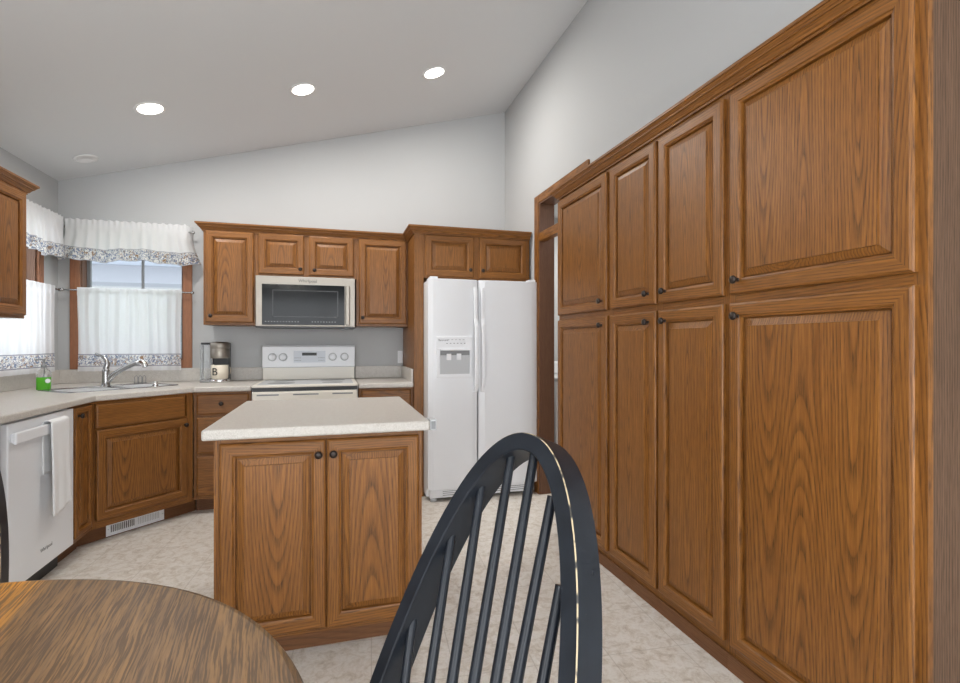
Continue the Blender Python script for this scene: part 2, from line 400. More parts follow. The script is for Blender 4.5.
# right wall: doorway between the pantry run and the fridge, recess for the pantry run
DY0, DY1, DZ = 3.055, 3.80, 2.37
PY0, PY1 = .901, 3.055
b = MB(); zt = ceil_z(XW)
b.box(XW, XW+T, DY1, YB, 0, zt); b.box(XW, XW+T, DY0, DY1, DZ, zt); b.box(XW, XW+T, PY0, PY1, 2.21, zt); struct(b, 'wall_right', 'wall')
W4 = (-2.25, -.95, .8, 2.15)  # opening added behind the camera to brighten the left wall
struct(MB().box(XW, XW+T, W4[1], PY0-.001, 0, zt).box(XW, XW+T, YR, W4[0], 0, zt).box(XW, XW+T, W4[0], W4[1], 0, W4[2]).box(XW, XW+T, W4[0], W4[1], W4[3], zt), 'wall_right', 'wall')
b = MB()
for q_ in ((W4[0], W4[0]+.05, W4[2], W4[3]), (W4[1]-.05, W4[1], W4[2], W4[3]), (W4[0], W4[1], W4[2], W4[2]+.05), (W4[0], W4[1], W4[3]-.05, W4[3]), (-1.63, -1.57, W4[2], W4[3])): b.box(XW+.04, XW+.09, *q_)
struct(b, 'window_4', 'trimwhite')  # frame of the added right-hand opening, out of view
# rear wall behind the camera with a wide opening added to let in fill light
b = MB(); PX = (-1.7, 1.3, 2.2)
b.box(XL-T, PX[0], YR-T, YR, 0, PX[2]); b.box(PX[1], XW+T, YR-T, YR, 0, PX[2])
b.prism([(XL-T, PX[2]), (XW+T, PX[2]), (XW+T, ceil_z(XW+T)), (XL-T, ceil_z(XL-T))], YR-T, YR, 'y')
struct(b, 'wall_rear', 'wall')
b = MB(); b.box(PX[0], PX[0]+.05, YR-.09, YR-.03, .0, PX[2], m=0); b.box(PX[1]-.05, PX[1], YR-.09, YR-.03, 0, PX[2]); b.box(-.24, -.16, YR-.09, YR-.03, 0, PX[2]); b.box(PX[0], PX[1], YR-.09, YR-.03, PX[2]-.05, PX[2])
struct(b, 'added_door_rear', 'trimwhite')  # frame of the added rear opening, out of view
b = MB(); b.box(XL-.09, XL-.04, W3[0], W3[0]+.05, W3[2], W3[3]); b.box(XL-.09, XL-.04, W3[1]-.05, W3[1], W3[2], W3[3]); b.box(XL-.09, XL-.04, W3[0], W3[1], W3[2], W3[2]+.05); b.box(XL-.09, XL-.04, W3[0], W3[1], W3[3]-.05, W3[3]); b.box(XL-.09, XL-.04, -.93, -.87, W3[2], W3[3])
struct(b, 'window_3', 'trimwhite')  # frame of the left-hand opening added for fill light
# the small laundry room beyond the doorway
b = MB(); b.box(3.1, 3.2, 2.95, YB+T, 0, 2.5); b.box(2.03, 3.1, 2.95, 3.05, 0, 2.5); b.box(XW+T, 3.1, YB, YB+T, 0, 2.5)
struct(b, 'wall_laundry', 'wall')
struct(MB().box(XW+T, 3.2, 2.95, YB+T, 2.5, 2.6), 'ceiling_laundry', 'ceiling')
area('laundry_ceiling_lamp', (2.4, 3.9, 2.45), (0, 0, 0), .3, .3, 14, (1, .97, .92))

# doorway trim: casing on the wall face, jamb lining, transom bar
b = MB()
b.box(XW-.016, XW, DY1, DY1+.088, 0, DZ+.065); b.box(XW-.016, XW, 2.969, DY1, DZ, DZ+.065, 'y')
struct(b, 'trim_1', 'oak', .002)
b = MB()
b.box(XW-.01, XW+T, DY1-.012, DY1, 0, DZ, 'z'); b.box(XW-.01, XW+T, DY0+.012, DY1-.012, DZ-.012, DZ, 'y')
struct(b, 'trim_2', 'jamb')
struct(MB().box(XW-.014, XW+.045, DY0+.001, DY1-.012, 2.055, 2.125, 'y'), 'trim_3', 'oak', .002)

# ------------------------------------------------------------------ windows
def window(n, along, a0, a1, z0, z1, muntin):
    """along = 'x' (back wall) or 'y' (left wall)"""
    if along == 'x': q = lambda u0, u1, d0, d1, c0, c1: (u0, u1, YB+d0, YB+d1, c0, c1)
    else: q = lambda u0, u1, d0, d1, c0, c1: (XL-d1, XL-d0, u0, u1, c0, c1)
    root = empty('window_%d' % n, ((a0+a1)/2, YB, z0) if along == 'x' else (XL, (a0+a1)/2, z0)); root['kind'] = 'structure'
    L = Vector(root.location)
    def put(mb, name, mat, bev=.002):
        o = mb.build(name, mat, root, bev); o.location = -L; return o
    h = 'x' if along == 'x' else 'y'
    c = MB(); w_ = .066
    c.box(*q(a0-w_, a0, -.018, 0, z0-w_, z1+w_)); c.box(*q(a1, a1+w_, -.018, 0, z0-w_, z1+w_))
    c.box(*q(a0, a1, -.018, 0, z1, z1+w_), h); c.box(*q(a0, a1, -.018, 0, z0-w_, z0), h)
    put(c, 'casing', 'casing')
    c = MB(); c.box(*q(a0, a0+.012, 0, .115, z0, z1)); c.box(*q(a1-.012, a1, 0, .115, z0, z1)); c.box(*q(a0, a1, 0, .115, z1-.012, z1), h); c.box(*q(a0, a1, 0, .115, z0, z0+.012), h)
    put(c, 'jamb', 'jamb', 0)
    c = MB(); f = .022; A0, A1, Z0, Z1 = a0+.012, a1-.012, z0+.012, z1-.012
    c.box(*q(A0, A0+f, .075, .105, Z0, Z1)); c.box(*q(A1-f, A1, .075, .105, Z0, Z1)); c.box(*q(A0, A1, .075, .105, Z0, Z0+f)); c.box(*q(A0, A1, .075, .105, Z1-f, Z1))
    if muntin: c.box(*q(muntin-.008, muntin+.008, .078, .10, Z0, Z1))
    put(c, 'sash', 'midgrey', 0)
    c = MB(); c.box(*q(A0+f, A1-f, .088, .092, Z0+f, Z1-f)); put(c, 'pane', 'glass', 0)
window(1, 'x', *W1, -1.515)
window(2, 'y', *W2, None)

# ------------------------------------------------------------------ cabinets
def knob(parent, x, z, y=-.02, s=1.0):
    """knob in the cabinet's own frame, pointing out of the face"""
    b = MB(); b.lathe([(.0075*s, 0), (.0065*s, .003), (.005*s, .008), (.006*s, .014), (.0135*s, .018), (.0155*s, .023), (.014*s, .028), (.008*s, .031), (0, .032)], (x, y, z), (0, -1, 0), 18, cap=False)
    return b.build('knob', 'bronze', parent)
def door(parent, x0, x1, z0, z1, kn=None, y=0, fw=.057, staves=None, name='door'):
    fw = min(fw, (x1-x0)*.23, (z1-z0)*.25)
    rings = [(0, 0), (0, .013), (.003, .0175), (.009, .0205), (fw-.012, .0205), (fw-.008, .016), (fw-.002, .0135), (fw, .001), (fw+.004, .001), (fw+.0045, .006), (fw+.029, .0150), (fw+.0298, .0195)]
    if (x1-x0) < .2: rings = rings[:10]+[(fw+.018, .0150), (fw+.0186, .0195)]
    b = MB(); b.ring_panel(x0, x1, z0, z1, y, rings, 9, staves=staves)
    o = b.build(name, 'oak', parent)
    if kn: knob(o, kn[0], kn[1])
    return o
def drawer(parent, x0, x1, z0, z1, kn=None, y=0, name='drawer'):
    b = MB(); rings = [(0, 0), (0, .013), (.004, .0175), (.012, .0205)]
    g = b.grain('x', (z0+z1)/2, (x0+x1)/2)
    def rect(i, d): return [(x0+i, y-d, z0+i), (x1-i, y-d, z0+i), (x1-i, y-d, z1-i), (x0+i, y-d, z1-i)]
    for k in range(3):
        a, c = rect(*rings[k]), rect(*rings[k+1])
        for q in range(4): b.add([a[q], a[(q+1) % 4], c[(q+1) % 4], c[q]], [(0, 1, 2, 3)], g)
    b.add(rect(*rings[3]), [(0, 1, 2, 3)], g); b.add(rect(0, 0), [(3, 2, 1, 0)], g)
    o = b.build(name, 'oak', parent)
    if kn: knob(o, kn[0], kn[1])
    return o
def body(parent, x0, x1, y1, z0, z1, stiles=(), rails=(), name='body', sides='oak', toe=None):
    """carcass behind a face frame of stiles and rails"""
    b = MB()
    b.box(x0, x0+.016, .019, y1, z0, z1); b.box(x1-.016, x1, .019, y1, z0, z1)
    b.box(x0+.016, x1-.016, y1-.01, y1, z0, z1); b.box(x0+.016, x1-.016, .019, y1-.01, z0, z0+.016, 'x'); b.box(x0+.016, x1-.016, .019, y1-.01, z1-.016, z1, 'x')
    for a0, a1 in stiles: b.box(a0, a1, 0, .019, z0, z1)
    for c0, c1 in rails:
        xs = sorted(stiles)
        for k in range(len(xs)-1): b.box(xs[k][1], xs[k+1][0], 0.0005, .0185, c0, c1, 'x')
    o = b.build(name, sides, parent)
    if toe:
        t = MB(); t.box(x0+toe[3] if len(toe) > 3 else x0, x1-(toe[4] if len(toe) > 4 else 0), toe[0], toe[0]+.016, 0, toe[1], 'x'); t.build('toe_kick', 'toe', parent)
    return o
CROWN = [(0, 0), (.010, 0), (.010, .009), (.016, .011), (.021, .021), (.030, .031), (.035, .032), (.035, .038), (.043, .046), (.045, .050), (.050, .050), (.050, .062), (0, .062)]
def crown(name, path, z, label, cat='crown moulding', prof=CROWN, mat='oak', sc=1.0):
    """mitred moulding; path runs with the room on its right"""
    n = len(path); offs = []
    for i in range(n):
        def nrm(a, b): d = Vector((b[0]-a[0], b[1]-a[1])).normalized(); return Vector((d.y, -d.x))
        n1 = nrm(path[max(i-1, 0)], path[max(i, 1)]) if i > 0 else nrm(path[0], path[1])
        n2 = nrm(path[i], path[i+1]) if i < n-1 else n1
        m = (n1+n2); m = m/(1+n1.dot(n2)); offs.append(m)
    b = MB(); k = len(prof)
    for i in range(n-1):
        d = Vector(path[i+1])-Vector(path[i]); ln = d.length; d.normalize(); g0 = R.uniform(-.04, .04); oz = R.uniform(.02, .06)
        vs = []; gs = []
        for j in (i, i+1):
            for (o_, h_) in prof:
                p = Vector(path[j])+offs[j]*o_*sc; vs.append((p.x, p.y, z+h_*sc)); gs.append((h_+g0+o_, (p-Vector(path[i])).dot(d)-ln/2, oz))
        fs = [(q, q+k, (q+1) % k+k, (q+1) % k) for q in range(k)]+[list(range(k)), list(range(k, 2*k))[::-1]]
        b.add(vs, fs, gs)
    o = b.build(name, mat); tag(o, label, cat); return o

YU = 4.355      # face of the wall cabinets on the back wall
YF = 4.0        # face of the fridge cabinet
YBASE = 4.05    # face of the base cabinets
# wall cabinets, back wall
def upper(name, x0, x1, z0, z1, doors, label, yface=YU):
    r = empty(name, ((x0+x1)/2, yface, z0), 0, label, 'cabinet'); c = (x0+x1)/2
    st = sorted(set([(x0-c, x0-c+.04), (x1-c-.04, x1-c)]+([((doors[0][1]+doors[1][0])/2-c-.03, (doors[0][1]+doors[1][0])/2-c+.03)] if len(doors) > 1 else [])))
    body(r, x0-c, x1-c, YB-yface-.001, 0, z1-z0, st, [(0, .03), (z1-z0-.045, z1-z0)])
    for a0, a1, b0, b1, kx, kz in doors: door(r, a0-c, a1-c, b0-z0, b1-z0, (kx-c, kz-z0))
    return r
upper('wall_cabinet', -.975, -.601, 1.372, 2.125, [(-.960, -.613, 1.392, 2.106, -.918, 1.442)], 'tall single-door oak wall cabinet between the sink window and the microwave')
upper('wall_cabinet', -.600, .179, 1.764, 2.125, [(-.578, -.235, 1.783, 2.106, -.262, 1.828), (-.196, .158, 1.783, 2.106, -.153, 1.824)], 'short two-door oak wall cabinet directly above the microwave')
upper('wall_cabinet', .180, .612, 1.372, 2.125, [(.203, .598, 1.392, 2.106, .230, 1.443)], 'tall single-door oak wall cabinet between the microwave and the fridge cabinet')
# deep cabinet over the fridge and its tall side panel
r = empty('fridge_cabinet', (1.155, YF, 1.755), 0, 'deep oak cabinet with two small doors above the white refrigerator', 'cabinet')
body(r, .6905-1.155, 1.598-1.155, YB-YF-.001, 0, .37, [(-.465, -.44), (-.05, .0), (.418, .443)], [(0, .02), (.345, .37)])
door(r, .701-1.155, 1.103-1.155, .012, .345, (1.070-1.155, .07)); door(r, 1.155-1.155, 1.572-1.155, .012, .345, (1.176-1.155, .07))
o = MB().box(.614, .690, YF, YF+.02, 0, 2.125).box(.614, .633, YF+.02, YB-.001, 0, 2.125, m=0).build('fridge_end_panel', 'oak', bevel=.0015)
tag(o, 'full-height oak end panel beside the refrigerator', 'cabinet panel')
crown('crown_moulding', [(-.976, YB-.002), (-.976, YU-.001), (.613, YU-.001), (.613, YF-.001), (1.600, YF-.001)], 2.103, 'oak crown moulding stepping along the cabinets over the range and the fridge')

# base cabinets on the back wall
r = empty('drawer_cabinet', (-.78, YBASE, 0), 0, 'three-drawer oak base cabinet under the coffee maker', 'cabinet')
body(r, -.190, .192, YB-YBASE-.001, .1, .876, [(-.190, -.155), (.157, .192)], [(.1, .125), (.413, .434), (.693, .714), (.858, .876)], toe=(.075, .1))
drawer(r, -.168, .178, .712, .859, (-.004, .792)); drawer(r, -.168, .178, .432, .694, (-.004, .565)); drawer(r, -.168, .178, .126, .414, (-.004, .27))
r = empty('drawer_cabinet', (.400, YBASE, 0), 0, 'oak base cabinet between the range and the refrigerator panel', 'cabinet')
body(r, -.215, .213, YB-YBASE-.001, .1, .876, [(-.215, -.18), (.178, .213)], [(.1, .125), (.70, .72), (.858, .876)], toe=(.075, .1))
drawer(r, -.195, .193, .712, .859, (0, .79)); door(r, -.195, .193, .126, .694, (-.165, .64))

# diagonal sink cabinet and its neighbours on the left run
DA = (-1.407, 3.57); DB = (-.971, 4.03)
dang = math.atan2(DB[1]-DA[1], DB[0]-DA[0]); DL = math.hypot(DB[0]-DA[0], DB[1]-DA[1])
r = empty('sink_cabinet', (DA[0], DA[1], 0), dang, 'oak base cabinet set diagonally across the corner under the sink', 'cabinet')
b = MB(); b.box(0, .03, 0, .019, .1, .876); b.box(DL-.045, DL, 0, .019, .1, .876)
for c0, c1 in ((.1, .15), (.70, .712), (.858, .876)): b.box(.03, DL-.045, .0005, .0185, c0, c1, 'x')
b.box(.01, DL-.01, .25, .26, .1, .80); b.box(.01, DL-.01, .02, .25, .1, .11, 'x')
b.build('body', 'oak', r)
MB().box(-.045, DL+.070, .075, .09, 0, .1, 'x').build('toe_kick', 'toe', r)
drawer(r, .016, .572, .710, .858, None, name='drawer_front'); door(r, .021, .586, .148, .700, (.563, .657), staves=2)
# floor register set in the toe kick
v = empty('floor_register', (DA[0], DA[1], 0), dang, 'white slotted heating register in the toe kick below the sink', 'vent')
x0, x1, z0, z1 = .115, .475, .006, .094
MB().box(x0, x1, .0705, .0750, z0, z1, m=0).build('faceplate', 'white', v, .002)
b = MB()
for k in range(13): b.box(x0+.026+k*.0112, x0+.031+k*.0112, .0696, .0706, z0+.022, z1-.022)
b.build('slots', 'dark', v)
b = MB()
for k in range(13): b.box(x0+.190+k*.0108, x0+.195+k*.0108, .0696, .0706, z0+.022, z1-.022)
b.build('slots', 'lightgrey', v)
for sx in (x0+.012, x1-.012): MB().lathe([(.004, 0), (.004, .0015), (0, .002)], (sx, .0705, (z0+z1)/2), (0, -1, 0), 10).build('screw', 'lightgrey', v)

r = empty('narrow_cabinet', (-1.407, 3.452, 0), PI/2, 'narrow oak cabinet with one slim door beside the dishwasher', 'cabinet')
body(r, -.117, .117, .64, .1, .876, [(-.117, -.095), (.095, .117)], [(.1, .14), (.86, .876)], toe=(.075, .1))
door(r, -.113, .088, .13, .862, (-.095, .818), fw=.04)
r = empty('base_cabinet', (-1.407, 2.40, 0), PI/2, 'oak base cabinet on the near side of the dishwasher', 'cabinet')
body(r, -.30, .295, .64, .1, .876, [(-.30, -.26), (.26, .295)], [(.1, .125), (.70, .72), (.858, .876)], toe=(.075, .1))
drawer(r, -.28, .275, .712, .859, (0, .79)); door(r, -.28, .275, .126, .694, (-.24, .64))

# countertops
def slab(mb, poly, z0, z1, m=0): mb.prism(poly, z0, z1, 'z', m)
b = MB(); XE = -1.380
cz0, cz1 = .877, .915
outer = [(XL+.001, 2.10), (XE, 2.10), (XE, 3.555), (-.955, 4.010), (-.585, 4.010), (-.585, YB-.001), (XL+.001, YB-.001)]
ct = MB(); ct.prism(outer, cz0, cz1, 'z')
cto = ct.build('countertop', 'counter', bevel=.009, seg=3); tag(cto, 'beige speckled laminate countertop wrapping the sink corner', 'countertop')
b = MB(); b.box(XL+.001, XL+.020, 2.10, YB-.001, cz1+.0003, 1.022); b.box(XL+.020, -.585, YB-.020, YB-.001, cz1+.0003, 1.022); b.build('backsplash', 'counter', cto, .003)
ct = MB(); ct.box(.183, .612, 4.010, YB-.001, cz0, cz1); cto2 = ct.build('countertop', 'counter', bevel=.009, seg=3); tag(cto2, 'short beige laminate countertop between the range and the fridge panel', 'countertop')
b = MB(); b.box(.183, .612, YB-.020, YB-.001, cz1+.0003, 1.022); b.box(.593, .612, 4.03, YB-.020, cz1+.0003, 1.022); b.build('backsplash', 'counter', cto2, .003)

# ------------------------------------------------------------------ sink and faucet (corner, turned with the diagonal)
ux = Vector((math.cos(dang), math.sin(dang), 0)); uy = Vector((-math.sin(dang), math.cos(dang), 0))
SC = Vector((-1.50, 4.13, .9155))
sink = empty('kitchen_sink', SC, dang, 'double-bowl stainless sink set flush in the corner countertop', 'sink')
def rr(x0, x1, y0, y1, r, n=6):
    p = []
    for cx, cy, a0 in ((x1-r, y0+r, -90), (x1-r, y1-r, 0), (x0+r, y1-r, 90), (x0+r, y0+r, 180)):
        for k in range(n+1): a = math.radians(a0+90*k/n); p.append((cx+r*math.cos(a), cy+r*math.sin(a)))
    return p
SW, SD = .36, .215
def loop_bridge(mb, loops, smooth=True, m=0):
    n = len(loops[0]); vs = [p for l in loops for p in l]
    fs = [(i*n+k, i*n+(k+1) % n, (i+1)*n+(k+1) % n, (i+1)*n+k) for i in range(len(loops)-1) for k in range(n)]
    mb.add(vs, fs, None, m, smooth)
b = MB()
lp = lambda q, z: [(x, y, z) for x, y in q]
loop_bridge(b, [lp(rr(-SW, SW, -SD, SD, .05), .0), lp(rr(-SW+.003, SW-.003, -SD+.003, SD-.003, .05), .004), lp(rr(-SW+.018, SW-.018, -SD+.018, SD-.018, .045), .004), lp(rr(-SW+.024, SW-.024, -SD+.024, SD-.024, .04), .0015)])
b.add(lp(rr(-SW+.024, SW-.024, -SD+.024, SD-.024, .04), .0015), [list(range(28))]); b.build('rim', 'nickel', sink)
for cx in (-.17, .17):
    b = MB(); loop_bridge(b, [lp(rr(cx-.155, cx+.155, -.185, .12, .05), .0018), lp(rr(cx-.150, cx+.150, -.180, .115, .05), .0032), lp(rr(cx-.145, cx+.145, -.175, .11, .05), .0022)])
    b.add(lp(rr(cx-.145, cx+.145, -.175, .11, .05), .0022), [list(range(28))], None, 1); b.build('bowl', ['nickel', 'lightgrey'], sink)
fb = Vector((-1.548, 4.150, .9195))
fa = empty('faucet', fb, 0, 'chrome single-lever kitchen faucet with pull-out spout at the corner sink', 'faucet')
V = lambda x, y, z: Vector((x, y, z))
e_r = V(.958, -.279, 0)   # horizontal direction seen as rightwards along the counter
MB().lathe([(.034, 0), (.034, .006), (.028, .012), (.024, .03), (.022, .10), (.023, .118), (.014, .13), (0, .133)], (0, 0, 0), (0, 0, 1), 24).build('stem', 'nickel', fa)
b = MB(); b.box(-.10, .10, -.028, .028, 0, .006); o = b.build('base_plate', 'chrome', fa, .004); o.rotation_euler = (0, 0, dang)
p = [V(.01, 0, .040), e_r*.055+V(0, 0, .088), e_r*.12+V(0, 0, .128), e_r*.185+V(0, 0, .158), e_r*.225+V(0, 0, .172)]
MB().tube(p, [.019, .017, .0165, .017, .020], 14).build('spout', 'nickel', fa)
p = [e_r*.215+V(0, 0, .168), e_r*.245+V(0, 0, .176), e_r*.272+V(0, 0, .162), e_r*.282+V(0, 0, .142)]
MB().tube(p, [.017, .022, .022, .018], 14).build('spray_head', 'chrome', fa)
p = [V(0, 0, .128), e_r*.012+V(0, 0, .165), e_r*-.006+V(0, 0, .20), e_r*-.035+V(0, 0, .222), e_r*-.072+V(0, 0, .232)]
MB().tube(p, [.019, .017, .013, .009, .010], 12).build('lever', 'nickel', fa)
# small fittings on the rim
o = MB().lathe([(.022, 0), (.022, .01), (.017, .02), (.016, .032), (.019, .036), (.012, .040), (0, .041)], (-1.205, 4.03, .9195), (0, 0, 1), 20).build('sprayer_cap', 'chrome'); tag(o, 'small chrome sprayer cap on the sink rim farther from the soap bottle', 'sink fitting')
b = empty('scrubber_holder', (-1.46, 4.50, .9155), .3, 'small wire scrubber holder standing behind the sink below the window', 'sponge holder')
m_ = MB()
for dx in (-.026, .0, .026): m_.tube([V(dx, .012*math.cos(0), 0), V(dx, .012, .05), V(dx+.010, .012, .062), V(dx+.020, .012, .05), V(dx+.020, .012, .0)], .0025, 6)
m_.build('wire', 'midgrey', b)
MB().box(-.032, .052, -.015, .020, 0, .006).build('base', 'nickel', b, .002)

# soap bottle
sb = empty('soap_bottle', (-1.878, 4.074, .9155), .2, 'clear pump bottle of bright green soap on the counter corner', 'bottle')
def roundbox(mb, hx, hy, r, zs, m=0, capm=True):
    ls = [[(x, y, z) for x, y in rr(-hx*k, hx*k, -hy*k, hy*k, r*k)] for z, k in zs]
    loop_bridge(mb, ls, True, m); n = len(ls[0]); mb.add(ls[0], [list(range(n))[::-1]], None, m); mb.add(ls[-1], [list(range(n))], None, m)
b = MB(); roundbox(b, .038, .026, .018, [(0, .95), (.004, 1), (.085, 1)]); b.build('soap', 'soap', sb)
b = MB(); roundbox(b, .040, .028, .019, [(.0855, 1), (.105, 1), (.125, .85), (.138, .42), (.15, .36)]); b.build('bottle_top', 'clear', sb)
b = MB(); b.lathe([(.016, .150), (.016, .165), (.008, .168), (.006, .195), (.010, .197), (.010, .207), (0, .208)], (0, 0, 0), (0, 0, 1), 14); b.tube([V(0, 0, .203), V(-.02, 0, .205), V(-.045, 0, .200)], .005, 8); b.tube([V(0, 0, .02), V(.004, 0, .148)], .003, 6); b.build('pump', 'midgrey', sb)
b = MB(); b.lathe([(.014, .001), (.015, .002), (.012, .003)], (.028, -.0275, .06), (0, -1, 0), 14); b.build('label', 'white', sb)

# ------------------------------------------------------------------ coffee maker and mug
cm = empty('coffee_maker', (-.905, 4.50, .9155), -.05, 'compact silver and black coffee maker on the counter beside the range', 'coffee maker')
b = MB(); b.box(-.118, -.040, -.055, .085, .022, .300); b.build('water_tank', 'clear', cm, .008)
b = MB(); b.box(-.116, -.042, -.03, .06, .300, .318); b.build('tank_lid', 'black', cm, .004)
b = MB(); b.box(-.118, -.045, -.055, .085, .0, .0215); b.build('tank_base', 'nickel', cm, .004)
b = MB(); b.box(-.0395, .083, .012, .085, .0, .318); b.build('housing', 'black', cm, .01)
MB().lathe([(.070, .192), (.072, .196), (.072, .265), (.069, .268), (.072, .272), (.072, .312), (.060, .322), (0, .324)], (.022, -.015, 0), (0, 0, 1), 32).build('brew_head', 'steel', cm)
MB().lathe([(.075, 0), (.077, .006), (.077, .022), (.070, .027), (0, .027)], (.022, -.020, 0), (0, 0, 1), 32).build('drip_tray', 'chrome', cm)
mg = empty('mug', (-.884, 4.479, .9430), -.05, 'cream mug with a dark letter standing in the coffee maker', 'mug')
MB().lathe([(.054, 0), (.062, .006), (.064, .05), (.063, .112), (.059, .112), (.058, .01), (0, .01)], (0, 0, 0), (0, 0, 1), 28, cap=False).build('cup', 'cream_mug', mg)
MB().tube([V(.044, .042, .092), V(.060, .060, .088), V(.064, .066, .06), V(.058, .060, .035), V(.044, .042, .03)], .006, 8).build('handle', 'cream_mug', mg)
text('letter', 'B', .085, (-.022, -.0625, .056), (PI/2, 0, -.30), 'black', mg, .001)

# ------------------------------------------------------------------ curtains and rods
def cafe(name, along, a0, a1, zt, zb, off, label, ph):
    b = MB(); H_ = zt-zb; W_ = a1-a0
    def fn(u, v):
        z = zb+H_*v; k = .35+.65*(1-abs(v-.97)*1.0)
        d = .010*math.sin(u*W_*95+ph)*(.55+.45*v)+.006*math.sin(u*W_*41+ph*2+v*1.5)+.003*math.sin(u*W_*190)*v
        if v > .9: d *= .4
        a = a0+W_*u+.004*math.sin(v*5+u*9)
        return (a, YB-off+d, z) if along == 'x' else (XL+off-d, a, z)
    b.grid(fn, 150, 26, lambda u, v: (u*W_*1.35+ph, v*H_, 0))
    o = b.build(name, 'cafe'); tag(o, label, 'curtain'); return o
def valance(name, along, a0, a1, zt, zb, off, label, ph, flare, tilt=0.0):
    b = MB(); W_ = a1-a0
    def fn(u, v):   # v: 0 bottom, 1 top
        z = zb+(zt-zb)*v+tilt*(u-.5)
        ruf = (1-v)
        d = .010*math.sin(u*W_*88+ph)*(.25+.9*ruf)*(1 if v < .75 else .4)+.013*math.sin(u*W_*26+ph)*ruf+.004*math.sin(u*W_*170)*(1 if v > .88 else .3)
        z += .012*math.sin(u*W_*13+ph)*ruf+.006*math.sin(u*W_*37)*ruf*ruf
        if v > .9: z += .004*math.sin(u*W_*120+ph)
        fl = .0
        a = a0+W_*u+(flare[0]*(1-u)**6*-1+flare[1]*u**6)*max(0, (.6-v)/.6)**1.2
        e = min(u, 1-u); d_out = off*(1 if e > .03 else (e/.03)**.5*.75+.25)
        d2 = d_out+.012*ruf-d
        return (a, YB-d2, z) if along == 'x' else (XL+d2, a, z)
    b.grid(fn, 190, 24, lambda u, v: (u*W_*1.6+ph, v*(zt-zb), 0))
    o = b.build(name, 'valance'); tag(o, label, 'valance'); return o
def rod(name, along, a0, a1, z, off, label, tilt=0):
    r_ = empty(name, ((a0+a1)/2, YB-off, z) if along == 'x' else (XL+off, (a0+a1)/2, z), 0 if along == 'x' else PI/2, label, 'curtain rod')
    h = (a1-a0)/2
    MB().tube([V(-h, 0, -tilt), V(h, 0, tilt)], .006, 10).build('rail', 'nickel', r_)
    for s_ in (-1, 1):
        MB().lathe([(.006, 0), (.012, .006), (.013, .014), (.008, .022), (0, .024)], (s_*h, 0, s_*tilt), (s_, 0, 0), 12, cap=False).build('finial', 'nickel', r_)
        MB().tube([V(s_*(h-.012), 0, s_*tilt), V(s_*(h-.012), off-.001, s_*tilt)], .005, 8).build('bracket', 'nickel', r_)
cafe('cafe_curtain', 'x', -1.905, -1.190, 1.662, 1.010, .078, 'white cafe curtain with blue scroll border across the sink window', .3)
cafe('cafe_curtain', 'y', 3.62, 4.47, 1.657, 1.020, .078, 'white cafe curtain on the side wall window next to the sink corner', 1.9)
rod('curtain_rod', 'x', -2.00, -1.125, 1.642, .062, 'thin nickel rod carrying the cafe curtain of the sink window')
rod('curtain_rod', 'y', 3.57, 4.555, 1.636, .062, 'thin nickel rod carrying the cafe curtain of the side window')
valance('valance', 'x', -2.000, -1.120, 2.185, 1.868, .103, 'white ruffled valance with printed border above the sink window', 1.2, (.06, .07), .0)
valance('valance', 'y', 3.60, 4.56, 2.185, 1.862, .103, 'white ruffled valance with printed border on the side wall window', 2.7, (.05, .03), .0)
rod('curtain_rod', 'x', -2.015, -1.115, 2.130, .085, 'upper rod holding the ruffled valance of the sink window')
rod('curtain_rod', 'y', 3.56, 4.585, 2.125, .085, 'upper rod holding the ruffled valance of the side window')

# ------------------------------------------------------------------ left wall cabinet
r = empty('wall_cabinet', (-1.735, 3.0, 1.372), PI/2, 'oak wall cabinet on the side wall above the dishwasher', 'cabinet')
body(r, -.56, .56, .328, 0, .745, [(-.56, -.52), (-.03, .03), (.52, .56)], [(0, .03), (.70, .745)])
door(r, .015, .545, .018, .725, (.235, .083)); door(r, -.545, -.015, .018, .725, (-.06, .083))
crown('crown_moulding', [(-1.734, 2.44), (-1.734, 3.561), (XL+.002, 3.561)], 2.098, 'oak crown moulding on the cabinet above the dishwasher')

# ------------------------------------------------------------------ dishwasher and towel
dw = empty('dishwasher', (-1.407, 3.02, 0), PI/2, 'white built-in dishwasher with a towel over its bar handle', 'dishwasher')
MB().box(-.318, .310, .02, .62, .10, .872).build('tub', 'white', dw)
MB().box(-.28, .30, .06, .075, .0, .10, m=0).build('toe_panel', 'black', dw)
MB().box(-.283, .308, -.012, .0195, .108, .866).build('door', 'white', dw, .006)
hd = MB(); hd.box(-.275, .14, -.040, -.026, .772, .826); hd.build('handle', 'white', dw, .006)
for hx in (-.262, .10): MB().box(hx, hx+.03, -.026, -.0125, .78, .82).build('handle_mount', 'white', dw)
text('logo', 'Whirlpool', .026, (.03, -.0125, .198), (PI/2, 0, 0), 'midgrey', dw, .0004)
